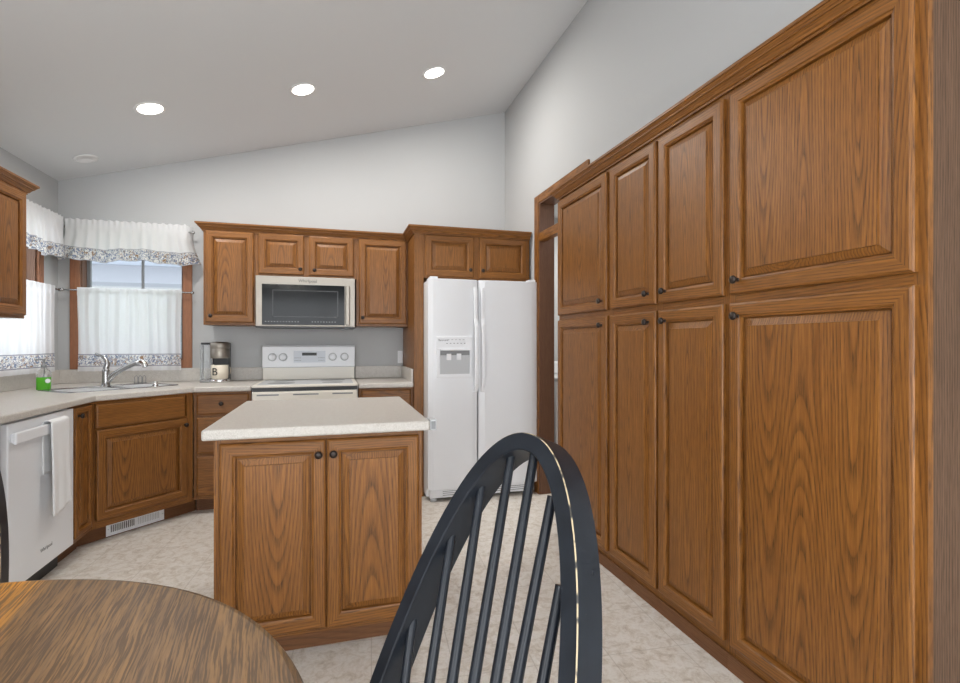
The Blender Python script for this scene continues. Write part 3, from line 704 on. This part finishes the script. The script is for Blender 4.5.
# towel in the dishwasher's frame, hung over the bar
tw = empty('dish_towel', (-1.407, 3.02, 0), PI/2, 'white terry towel draped over the dishwasher handle', 'towel')
def drape(x0, x1, zb_front, zb_back, seed, wob):
    rr_ = random.Random(seed); 
    path = []
    N1 = 16
    for k in range(N1+1): path.append((-.050, zb_front+(.826-zb_front)*k/N1))
    for k in range(1, 7): a = PI*k/7; path.append((-.0335-.0165*math.cos(a), .828+.010*math.sin(a)))
    for k in range(1, 13): path.append((-.0185, .826-(.826-zb_back)*k/12))
    def fn(u, v):
        t = v*(len(path)-1); i = min(int(t), len(path)-2); f = t-i
        y = path[i][0]*(1-f)+path[i+1][0]*f; z = path[i][1]*(1-f)+path[i+1][1]*f
        lo = max(0, (.80-z))/.5
        front = t < N1+3
        y += (-abs(.014*math.sin(u*7+seed))*lo*wob-.004*lo) if front else 0
        x = x0+(x1-x0)*(u+.06*math.sin(z*11+seed)*lo*(.5-u))
        return (x, y, z-.012*math.sin(u*4+seed)*(1 if v < .02 else 0))
    return fn
b = MB(); b.grid(drape(-.012, .160, .375, .575, 1, .6), 18, 70); o = b.build('towel', 'cloth_white', tw); s_ = o.modifiers.new('thick', 'SOLIDIFY'); s_.thickness = .006; s_.offset = 1
tw.location = (-1.407, 3.02, 0)

# ------------------------------------------------------------------ microwave
mw = empty('microwave', (-.2125, 4.274, 1.352), 0, 'stainless over-the-range microwave with a dark glass door', 'microwave')
hw = .379
MB().box(-hw, hw, .035, YB-4.274-.001, .012, .409).build('case', 'midgrey', mw)
MB().box(-hw, hw, 0, .034, .010, .409).build('door', 'steel', mw, .004)
MB().box(-hw, hw, .004, .36, .0, .0095).build('underside', 'black', mw)
MB().box(-.332, .296, -.004, -.0003, .022, .345).build('glass', 'blackglass', mw, .002)
b = MB(); x0, x1, z0, z1 = -.255, .245, .085, .300
b.box(x0, x1, -.0052, -.0042, z0, z0+.006); b.box(x0, x1, -.0052, -.0042, z1-.006, z1); b.box(x0, x0+.006, -.0052, -.0042, z0, z1); b.box(x1-.006, x1, -.0052, -.0042, z0, z1)
b.build('viewing_frame', 'darkgrey', mw)
MB().box(.302, .336, -.045, -.028,   .022, .345).build('handle', 'steel', mw, .006)
for hz in (.03, .315): MB().box(.308, .330, -.028, -.0003, hz, hz+.02).build('handle_mount', 'chrome', mw)
b = MB()
for k in range(12): b.box(-.31+k*.022, -.300+k*.022, -.0048, -.0042, .045, .052)
for k in range(9): b.box(.04+k*.022, .05+k*.022, -.0048, -.0042, .045, .052)
b.build('keypad', 'midgrey', mw)
text('logo', 'Whirlpool', .034, (.01, -.0012, .375), (PI/2, 0, 0), 'black', mw, .0004)

# ------------------------------------------------------------------ range
rg = empty('range', (-.202, 4.0, 0), 0, 'white freestanding electric range behind the island', 'stove')
RW = .379
MB().box(-RW, RW, .02, YB-4.0-.012, .02, .895).build('case', 'white', rg, .003)
b = MB(); b.box(-RW, RW, -.012, .60, .900, .918); b.build('cooktop', 'offwhite', rg, .006)
MB().box(-.345, .345, .03, .56, .9182, .9195).build('glass_surface', 'lightgrey', rg)
for (bx, by, br) in ((-.19, .17, .10), (.19, .17, .08), (-.19, .42, .08), (.19, .42, .10)):
    MB().lathe([(br, 0), (br, .0006), (br-.01, .0006), (0, .0006)], (bx, by, .9195), (0, 0, 1), 32).build('burner', 'midgrey', rg)
MB().box(-RW+.004, RW-.004, -.002, .02, .872, .8995).build('vent_gap', 'black', rg)
dr = MB().box(-RW+.006, RW-.006, -.022, .019, .27, .870).build('oven_door', 'offwhite', rg, .008)
for a0, a1 in ((-.34, -.19), (-.09, .09), (.19, .34)): MB().box(a0, a1, -.0232, -.0221, .842, .852).build('vent_slot', 'midgrey', dr)
MB().box(-.26, .26, -.0235, -.0222, .38, .68).build('oven_window', 'blackglass', dr)
MB().tube([V(-.33, -.022, .79), V(-.33, -.06, .79), V(.33, -.06, .79), V(.33, -.022, .79)], .012, 10).build('oven_handle', 'offwhite', dr)
MB().box(-RW+.006, RW-.006, -.020, .019, .06, .262).build('storage_drawer', 'offwhite', rg, .006)
b = MB(); b.prism([(.585, .9185), (.665, .9185), (.665, 1.205), (.615, 1.205), (.597, 1.190), (.585, 1.030)], -RW+.004, RW-.004, 'x'); bgd = b.build('backguard', ['offwhite'], rg, .004)
b = MB(); b.prism([(.573, 1.024), (.590, 1.018), (.600, 1.018), (.613, 1.207), (.606, 1.212), (.590, 1.196)], -RW, RW, 'x'); cp = b.build('control_panel', 'white', rg, .004)
def cpy(z): return .573+(z-1.024)/(1.196-1.024)*.017
b = MB(); b.prism([(cpy(1.075)-.002, 1.062), (cpy(1.062)+.002, 1.062), (cpy(1.162)+.002, 1.162), (cpy(1.162)-.002, 1.162)], -.130, .130, 'x'); b.build('clock_panel', 'panelgrey', cp)
b = MB(); b.prism([(cpy(1.10)-.0045, 1.122), (cpy(1.10), 1.122), (cpy(1.14), 1.147), (cpy(1.14)-.0040, 1.147)], -.062, .058, 'x'); b.build('clock_display', 'black', cp)
b = MB()
for k in range(5):
    for z in (1.078, 1.100):
        for s_ in (-1, 1): b.box(s_*(.075+.011*k)-.003, s_*(.075+.011*k)+.003, cpy(z)-.0035, cpy(z)-.001, z, z+.005)
b.build('keypad', 'midgrey', cp)
for kx in (-.300, -.215, .190, .290):
    k_ = MB().lathe([(.035, 0), (.034, .004), (.030, .006)], (kx, cpy(1.11), 1.11), (0, -1, .1), 24).build('dial', 'lightgrey', cp)
    b = MB(); b.lathe([(.026, 0), (.026, .016), (.022, .020), (0, .020)], (kx, cpy(1.11)-.006, 1.11), (0, -1, .1), 24); b.box(kx-.006, kx+.006, cpy(1.11)-.034, cpy(1.11)-.024, 1.088, 1.134); b.build('knob', 'white', k_, .002)

# wall outlet
o = MB().box(.565, .612, YB-.006, YB, 1.045, 1.158).build('wall_outlet', 'white', bevel=.002); tag(o, 'white outlet cover on the wall beside the fridge panel', 'outlet')
for z in (1.075, 1.125): MB().box(.577, .600, YB-.0085, YB-.0061, z-.014, z+.014).build('socket', 'white', o, .002)

# ------------------------------------------------------------------ refrigerator
fx0, fx1 = .692, 1.596; fc = (fx0+fx1)/2; fw_ = (fx1-fx0)/2
fr = empty('refrigerator', (fc, 3.82, 0), 0, 'white side-by-side refrigerator with ice and water dispenser', 'refrigerator')
MB().box(-fw_, fw_, .065, .72, .03, 1.715).build('cabinet_body', 'fridge_white', fr, .006)
sp_ = 1.092-fc
def fdoor(x0, x1, nm='door'):
    b = MB(); n = 10; pts = []
    for k in range(n+1):
        t = k/n; pts.append((x0+(x1-x0)*t, .0-.010*math.sin(PI*t)**.6 if 0 < t < 1 else .006))
    poly = [(p_[0], p_[1]) for p_ in pts]+[(x1, .058), (x0, .058)]
    b.prism(poly, .095, 1.728, 'z'); return b.build(nm, 'fridge_white', fr, .006)
dl = fdoor(-fw_, sp_-.005); drr = fdoor(sp_+.005, fw_)
MB().box(-fw_+.01, fw_-.01, .058, .066, .095, 1.71).build('gasket', 'midgrey', fr)
def fhandle(xc, par, s_):
    p = [V(xc, -.014, 1.665), V(xc, -.028, 1.60), V(xc, -.030, 1.42), V(xc, -.052, 1.36), V(xc, -.060, 1.20), V(xc, -.060, 1.0), V(xc, -.050, .90), V(xc, -.014, .845)]
    b = MB(); w_ = .015; vs = []; fs = []
    for q in p:
        for dx, dy in ((-w_, .010), (w_, .010), (w_, -.006), (w_*.5, -.010), (-w_*.5, -.010), (-w_, -.006)): vs.append((q.x+dx, q.y+dy, q.z))
    n = 6
    for i in range(len(p)-1):
        for k in range(n): fs.append((i*n+k, (i+1)*n+k, (i+1)*n+(k+1) % n, i*n+(k+1) % n))
    fs += [list(range(n)), list(range((len(p)-1)*n, len(p)*n))[::-1]]
    b.add(vs, fs, None, 0, False); b.build('handle', 'white', par, .002)
fhandle(sp_-.026, dl, 1); fhandle(sp_+.028, drr, -1)
# dispenser
dx0, dx1, dz0, dz1 = .757-fc, 1.040-fc, .964, 1.284
b = MB(); yy = -.018
b.box(dx0, dx1, yy, -.006, 1.180, dz1); b.box(dx0, dx0+.028, yy, -.006, .985, 1.180); b.box(dx1-.020, dx1, yy, -.006, .985, 1.180); b.box(dx0, dx1, yy, -.006, dz0, .990)
dp = b.build('dispenser', 'white', dl, .004)
MB().box(dx0+.028, dx1-.020, -.0112, -.0098, .99, 1.18).build('recess', 'lightgrey', dp)
MB().box(dx0+.030, dx1-.022, -.030, -.0182, 1.172, 1.186).build('dispenser_lip', 'white', dp, .003)
MB().box(dx0+.030, dx1-.022, -.0185, -.0115, 1.136, 1.172).build('nozzle_shade', 'midgrey', dp)
for xx in (dx0+.095, dx0+.175): MB().box(xx-.018, xx+.018, -.030, -.0115, 1.098, 1.148).build('paddle', 'white', dp, .004)
text('logo', 'Kenmore', .020, (dx0+.052, -.0185, 1.252), (PI/2, 0, 0), 'black', dp, .0003)
b = MB()
for k in range(6): b.box(dx0+.075+k*.028, dx0+.087+k*.028, -.0188, -.0181, 1.225, 1.230)
for k in range(5): b.box(dx0+.085+k*.030, dx0+.100+k*.030, -.0188, -.0181, 1.254, 1.257)
b.build('button', 'midgrey', dp)
MB().box(-fw_+.02, fw_-.02, .02, .065, .025, .090).build('kick_grille', 'white', fr, .004)
b = MB()
for z in (.042, .058, .072): b.box(-fw_+.12, fw_-.06, .0185, .0198, z, z+.005)
b.build('grille_slots', 'midgrey', fr)
for xx in (-fw_+.05, fw_-.05): MB().lathe([(.025, 0), (.025, .022), (.018, .025)], (xx, .04, 0), (0, 0, 1), 14).build('leveling_foot', 'lightgrey', fr)
for xx, s_ in ((-fw_+.03, 1), (fw_-.06, -1)): MB().box(xx-.012, xx+.05, .01, .08, 1.7285, 1.746).build('hinge_cover', 'white', fr, .005)

# ------------------------------------------------------------------ pantry run (three tall units on the right)
PX_ = 1.4335
def pantry(y0, y1, doors, label, first=False, last=False):
    c = (y0+y1)/2; r = empty('pantry_cabinet', (PX_, c, 0), -PI/2, label, 'cabinet')
    # local x = c - y
    x0, x1 = c-y1, c-y0
    st = [(x0, x0+(.03)), (x1-(.03 if not first else .032), x1)]
    b = MB(); D_ = .58
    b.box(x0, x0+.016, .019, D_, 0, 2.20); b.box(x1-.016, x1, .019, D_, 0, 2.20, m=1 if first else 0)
    b.box(x0+.016, x1-.016, D_-.01, D_, 0, 2.20); b.box(x0+.016, x1-.016, .019, D_-.01, 2.184, 2.20, 'x'); b.box(x0+.016, x1-.016, .019, D_-.01, .09, .106, 'x')
    for a0, a1 in st: b.box(a0, a1, 0, .019, 0, 2.20)
    if len(doors) > 1:
        m_ = c-(doors[0][0]+doors[1][1])/2
        b.box(m_-.03, m_+.03, 0, .019, 0, 2.20)
    for c0, c1 in ((0, .10), (1.365, 1.425), (2.14, 2.20)): b.box(x0+.03, x1-.03, .0006, .0185, c0, c1, 'x')
    b.build('body', ['oak', 'shaded_veneer'], r)
    MB().box(x0, x1, -.0105, -.0005, 0, .062, 'x').build('base_board', 'toe', r, .002)
    for (ya, yb, ky) in doors:
        d = door(r, c-yb, c-ya, 1.410, 2.158, (c-ky, 1.460)); d2 = door(r, c-yb, c-ya, .100, 1.378, (c-ky, 1.328))
    return r
pantry(2.409, 3.054, [(2.430, 3.045, 2.470)], 'tall oak pantry cabinet at the doorway end of the long cabinet run')
pantry(1.562, 2.408, [(1.995, 2.392, 2.045), (1.578, 1.974, 1.920)], 'tall oak pantry cabinet with paired narrow doors in the middle of the run')
pantry(.901, 1.561, [(.922, 1.545, 1.500)], 'tall oak pantry cabinet with the widest doors and a side panel in shaded brown', first=True)
crown('crown_moulding', [(XW-.002, 3.0545), (PX_-.001, 3.0545), (PX_-.001, .9005), (XW-.002, .9005)], 2.176, 'oak crown moulding along the top of the pantry run')

# ------------------------------------------------------------------ island
ix0, ix1, iy0, iy1 = -.459, .374, 2.006, 2.985
isl = empty('kitchen_island', (-.0425, 2.09, 0), 0, 'oak kitchen island with two doors and a beige laminate top', 'island')
ic = -.0425; bx0, bx1 = -.433-ic, .3525-ic
b = MB(); b.box(bx0, bx0+.016, .019, .86, .085, .876); b.box(bx1-.016, bx1, .019, .86, .085, .876); b.box(bx0+.016, bx1-.016, .85, .86, .085, .876); b.box(bx0+.016, bx1-.016, .019, .85, .085, .10, 'x')
b.box(bx0, bx0+.024, 0, .019, .085, .876); b.box(bx1-.020, bx1, 0, .019, .085, .876)
b.box(bx0+.024, bx1-.020, .0005, .0185, .085, .112, 'x'); b.box(bx0+.024, bx1-.020, .0005, .0185, .845, .876, 'x'); b.box(-.012+.014, .014+.014, .0003, .0187, .112, .845)
b.build('body', 'oak', isl)
MB().box(bx0+.035, bx1-.02, .055, .80, 0, .085, 'x').build('toe_kick', 'toe', isl)
b = MB().box(bx1-.030, bx1-.002, .045, .0545, 0, .0848).build('toe_corner', 'toe', isl)
door(isl, -.412-ic, -.0305-ic, .106, .850, (-.058-ic, .794)); door(isl, -.0270-ic, .338-ic, .106, .850, (-.002-ic, .794))
ctp = MB(); ctp.prism(rr(ix0-ic, ix1-ic, iy0-2.09, iy1-2.09, .012, 4), .8765, .915, 'z'); ctp.build('countertop', 'counter', isl, .008, 3)
ob = MB(); ob.box(ix1-ic+.001, ix1-ic+.028, -.070, .0, .874, .917); obx = ob.build('outlet_box', 'lightgrey', isl, .002); obx['label'] = 'small grey outlet box on the countertop edge'
MB().box(ix1-ic+.006, ix1-ic+.023, -.0735, -.0701, .880, .911).build('outlet_face', 'midgrey', obx)

# ------------------------------------------------------------------ ceiling lamps
nrm = Vector((SL, 0, -1)).normalized()
def downlight(x, y, label, lit=True, rad=.078):
    z = ceil_z(x)
    r_ = empty('ceiling_light' if lit else 'ceiling_speaker', (x, y, z), 0, label, 'ceiling light' if lit else 'ceiling vent', 'lit recessed ceiling lights' if lit else None)
    r_.rotation_euler = (0, -math.atan(SL), 0)
    MB().lathe([(rad, 0), (rad+.014, -.0), (rad+.013, -.004), (rad, -.006), (rad-.006, -.002), (rad-.006, .0)], (0, 0, -.0005), (0, 0, 1), 36, cap=False).build('trim_ring', 'trimwhite', r_)
    if lit:
        MB().lathe([(rad-.006, -.0035), (rad-.012, -.006), (0, -.008)], (0, 0, 0), (0, 0, 1), 32, cap=False).build('lens', 'glow', r_)
        l = bpy.data.lights.new('lamp_glow', 'AREA'); l.shape = 'DISK'; l.size = rad*1.8; l.energy = DOWNLIGHT_W; l.color = (1, .97, .93)
        o_ = bpy.data.objects.new('lamp_glow', l); C.collection.objects.link(o_); o_.parent = r_; o_.location = (0, 0, -.012)
    else:
        MB().lathe([(rad-.006, -.003), (rad-.03, -.004), (rad-.034, -.001), (0, -.001)], (0, 0, 0), (0, 0, 1), 32, cap=False).build('cover', 'trimwhite', r_)
downlight(-1.141, 3.715, 'lit recessed ceiling light nearest the sink window')
downlight(-.208, 3.716, 'lit recessed ceiling light above the range, middle of the row')
downlight(.721, 3.714, 'lit recessed ceiling light above the fridge, highest up the slope')
downlight(-1.743, 4.338, 'small unlit round white ceiling fitting in the corner above the sink', False, .062)

# ------------------------------------------------------------------ laundry appliance seen through the doorway
wm = empty('washing_machine', (2.15, 4.28, 0), 0, 'white laundry appliance glimpsed through the doorway beyond the fridge', 'washing machine')
MB().box(-.33, .33, -.33, .33, .02, .90).build('case', 'white', wm, .01)
MB().box(-.33, .33, -.335, .34, .901, .93).build('worktop', 'lightgrey', wm, .005)
MB().box(-.33, .33, .20, .33, .931, 1.05).build('console', 'white', wm, .01)
b = MB(); b.lathe([(.17, 0), (.17, .02), (.14, .025), (0, .025)], (0, -.331, .48), (0, -1, 0), 28); b.build('porthole', 'lightgrey', wm)

# ------------------------------------------------------------------ round table
TX, TY, TR, TZ = -.6835, .5769, .670, .75
tb = empty('dining_table', (TX, TY, 0), math.radians(7.3), 'round oak dining table with worn grey-brown top and an amber patch', 'table')
NS = 128
prof = [(0, TZ), (.60, TZ), (.655, TZ), (.664, TZ-.003), (.669, TZ-.010), (.670, TZ-.018), (.666, TZ-.027), (.655, TZ-.032), (.60, TZ-.032), (0, TZ-.032)]
b = MB(); vs = []; 
for r_, z in prof[1:-1]:
    for k in range(NS): a = 2*PI*k/NS; vs.append((r_*math.cos(a), r_*math.sin(a), z))
n = NS; fs = [(i*n+k, (i+1)*n+k, (i+1)*n+(k+1) % n, i*n+(k+1) % n) for i in range(len(prof)-3) for k in range(n)]
fs += [list(range(n)), list(range((len(prof)-3)*n, (len(prof)-2)*n))[::-1]]
gtab = lambda p: (p[0]-.0, p[1], p[2]*.3)
b.add(vs, fs, gtab, 0, False); tt = b.build('tabletop', 'table', tb)
MB().lathe([(.40, .66), (.42, .66), (.42, .7175), (.40, .7175)], (0, 0, 0), (0, 0, 1), 48).build('apron', 'jamb', tb)
MB().lathe([(.10, .08), (.11, .12), (.075, .18), (.06, .28), (.09, .40), (.095, .46), (.06, .52), (.07, .60), (.12, .64), (.12, .66)], (0, 0, 0), (0, 0, 1), 28).build('pedestal', 'jamb', tb)
for k in range(4):
    a = PI/4+k*PI/2; d = Vector((math.cos(a), math.sin(a), 0))
    MB().tube([d*.07+V(0, 0, .16), d*.20+V(0, 0, .13), d*.33+V(0, 0, .06), d*.42+V(0, 0, .028)], [.035, .032, .027, .026], 10).build('foot', 'jamb', tb)

# chandelier over the table (its reflection shows in the microwave door)
cl = empty('chandelier', (TX, TY, ceil_z(TX)), 0, 'three-shade chandelier hanging above the round dining table', 'chandelier')
MB().lathe([(.06, -.02), (.06, -.012), (.03, .0)], (0, 0, -.0), (0, 0, 1), 20).build('canopy', 'bronze', cl)
MB().tube([V(0, 0, -.02), V(0, 0, -.80)], .008, 8).build('stem', 'bronze', cl)
for k in range(3):
    a = .5+k*2*PI/3; d = V(math.cos(a), math.sin(a), 0)
    MB().tube([V(0, 0, -.78), d*.10+V(0, 0, -.84), d*.22+V(0, 0, -.82), d*.24+V(0, 0, -.76)], .007, 8).build('arm', 'bronze', cl)
    o = MB().lathe([(.03, -.76), (.06, -.72), (.085, -.64), (.09, -.62)], d*.24, (0, 0, 1), 20, cap=False).build('lamp_shade', 'shade', cl)
    l = bpy.data.lights.new('bulb', 'POINT'); l.energy = 9; l.color = (1, .96, .90); l.shadow_soft_size = .03
    lo = bpy.data.objects.new('bulb', l); C.collection.objects.link(lo); lo.parent = cl; lo.location = d*.24+V(0, 0, -.68)

# ------------------------------------------------------------------ bow-back chairs
TILT, LH, AW, EM, EN = .3704, .6784, .2109, 2.1142, 2.1079
def make_chair(loc, rz, label):
    ch = empty('dining_chair', loc, rz, label, 'chair')
    st_, ct_ = math.sin(TILT), math.cos(TILT)
    SEAT = .46
    def bp(p, q, back=0.0):   # point of the tilted bow plane; back = distance behind its front face
        return Vector((p, q*st_+back*ct_, SEAT+q*ct_-back*st_))
    # outline of the bow
    N = 72; out = []
    for i in range(N+1):
        a = (-1+2*i/N)*PI/2; s_ = math.sin(a); c_ = math.cos(a)
        out.append((AW*math.copysign(abs(s_)**(2/EM), s_), LH*max(c_, 0)**(2/EN)))
    nrmls = []
    for i in range(N+1):
        a, c = out[max(i-1, 0)], out[min(i+1, N)]; dx, dy = c[0]-a[0], c[1]-a[1]; L_ = math.hypot(dx, dy) or 1; nrmls.append((dy/L_, -dx/L_))
    Wd, Td, wb = .027, .056, .0016
    sec = [(0-.0, wb), (wb*.8, 0), (Wd-.002, 0), (Wd, .002), (Wd, Td-.003), (Wd-.003, Td), (.004, Td), (0, Td-.004)]   # (inset, back)
    vs = []; n = len(sec)
    for i in range(N+1):
        for (ins, bk) in sec:
            p = out[i][0]+nrmls[i][0]*ins; q = out[i][1]+nrmls[i][1]*ins; vs.append(tuple(bp(p, q, bk)))
    fs = []; ms = []
    for i in range(N):
        for k in range(n): fs.append((i*n+k, (i+1)*n+k, (i+1)*n+(k+1) % n, i*n+(k+1) % n)); ms.append(1 if k == 0 else 0)
    fs += [list(range(n)), list(range(N*n, (N+1)*n))[::-1]]; ms += [0, 0]
    b = MB(); b.add(vs, fs, None, ms, True); o = b.build('back_bow', ['black_paint', 'wornedge'], ch)
    md = o.modifiers.new('n', 'EDGE_SPLIT'); md.split_angle = math.radians(32)
    # spindles
    for ps, pt, qt in ((-.066, -.178, .392), (-.024, -.135, .517), (.018, -.094, .597), (.047, -.043, .642), (.079, .005, .645), (.096, .058, .593), (.135, .106, .488)):
        # symmetric about the centre line of the bow
        b = MB(); b.tube([bp(ps, -.005, .022), bp(ps+(pt-ps)*.3, qt*.3, .022), bp(ps+(pt-ps)*.6, qt*.6, .022), bp(pt, qt+.006, .022)], [.0088, .0088, .0082, .0070], 12); b.build('spindle', 'black_paint', ch)
    # saddle seat
    b = MB(); prof_ = []; K = 48
    def sr(a):
        x = .225*math.cos(a); y = -.195+.225*math.sin(a)
        x *= 1.0+.05*(-math.sin(a)); return x, y
    ls = []
    for zz, k_ in ((-.040, .86), (-.028, .96), (-.012, 1.0), (-.002, .985), (0.0, .95)):
        ls.append([(sr(2*PI*i/K)[0]*k_, -.195+(sr(2*PI*i/K)[1]+.195)*k_, SEAT+zz) for i in range(K)])
    ls.append([(sr(2*PI*i/K)[0]*.7, -.195+(sr(2*PI*i/K)[1]+.195)*.7, SEAT-.010) for i in range(K)])
    loop_bridge(b, ls); b.add(ls[0], [list(range(K))[::-1]]); b.add(ls[-1], [list(range(K))], None, 0, True); b.build('seat', 'black_paint', ch)
    feet = {}
    for sx in (-1, 1):
        for yy, fy in ((-.08, .04), (-.32, -.40)):
            t0 = V(sx*.13, yy, SEAT-.036); t1 = V(sx*.20, fy, .0); d = t1-t0
            pts = [t0+d*f for f in (0, .12, .3, .36, .42, .6, .75, 1)]
            MB().tube(pts, [.014, .018, .022, .015, .021, .019, .015, .011], 12).build('leg', 'black_paint', ch); feet[(sx, yy)] = (t0, d)
    for sx in (-1, 1):
        a = feet[(sx, -.08)]; c = feet[(sx, -.32)]; MB().tube([a[0]+a[1]*.55, c[0]+c[1]*.55], .010, 8).build('stretcher', 'black_paint', ch)
    a, c = feet[(-1, -.08)], feet[(-1, -.32)]; l_ = (a[0]+a[1]*.55+c[0]+c[1]*.55)/2; r_ = V(-l_.x, l_.y, l_.z)
    MB().tube([l_, r_], .010, 8).build('stretcher', 'black_paint', ch)
    return ch
make_chair((.0589, .6171, 0), -1.15, 'black bow-back spindle chair with rubbed edges facing the round table')
make_chair((-.956, 1.37, 0), .15, 'black bow-back chair behind the round table, mostly out of frame')

# ------------------------------------------------------------------ outside
struct(MB().box(-16, 16, YB+.2, 30, -.6, -.5), 'ground', 'lawn')
nb = empty('neighbour_house', (-4, 11, -.5), 0, 'pale blue-grey sided house seen through the sink window', 'house')
MB().box(-6, 9, 0, 6, 0, 5.2).build('wall', 'siding', nb)
b = MB(); b.prism([(-1.2, 2.75), (0.0, 3.2), (0.0, 3.0), (-1.2, 2.62)], -6, 9, 'x'); b.build('porch_roof', 'roof', nb)
MB().box(-6, 9, -1.22, -1.18, 2.60, 2.68).build('gutter', 'midgrey', nb)
b = MB(); b.prism([(-.5, 5.2), (6.5, 5.2), (3, 7.2)], -6.4, 9.4, 'x'); b.build('roof', 'roof', nb)
nb2 = empty('neighbour_house', (-13, 4, -.5), 0, 'pale sided house beyond the side wall window', 'house')
MB().box(-5, 0, -4, 5, 0, 5).build('wall', 'siding', nb2)
b = MB(); b.prism([(-5.4, 5), (.4, 5), (-2.5, 6.8)], -4.3, 5.3, 'y'); b.build('roof', 'roof', nb2)
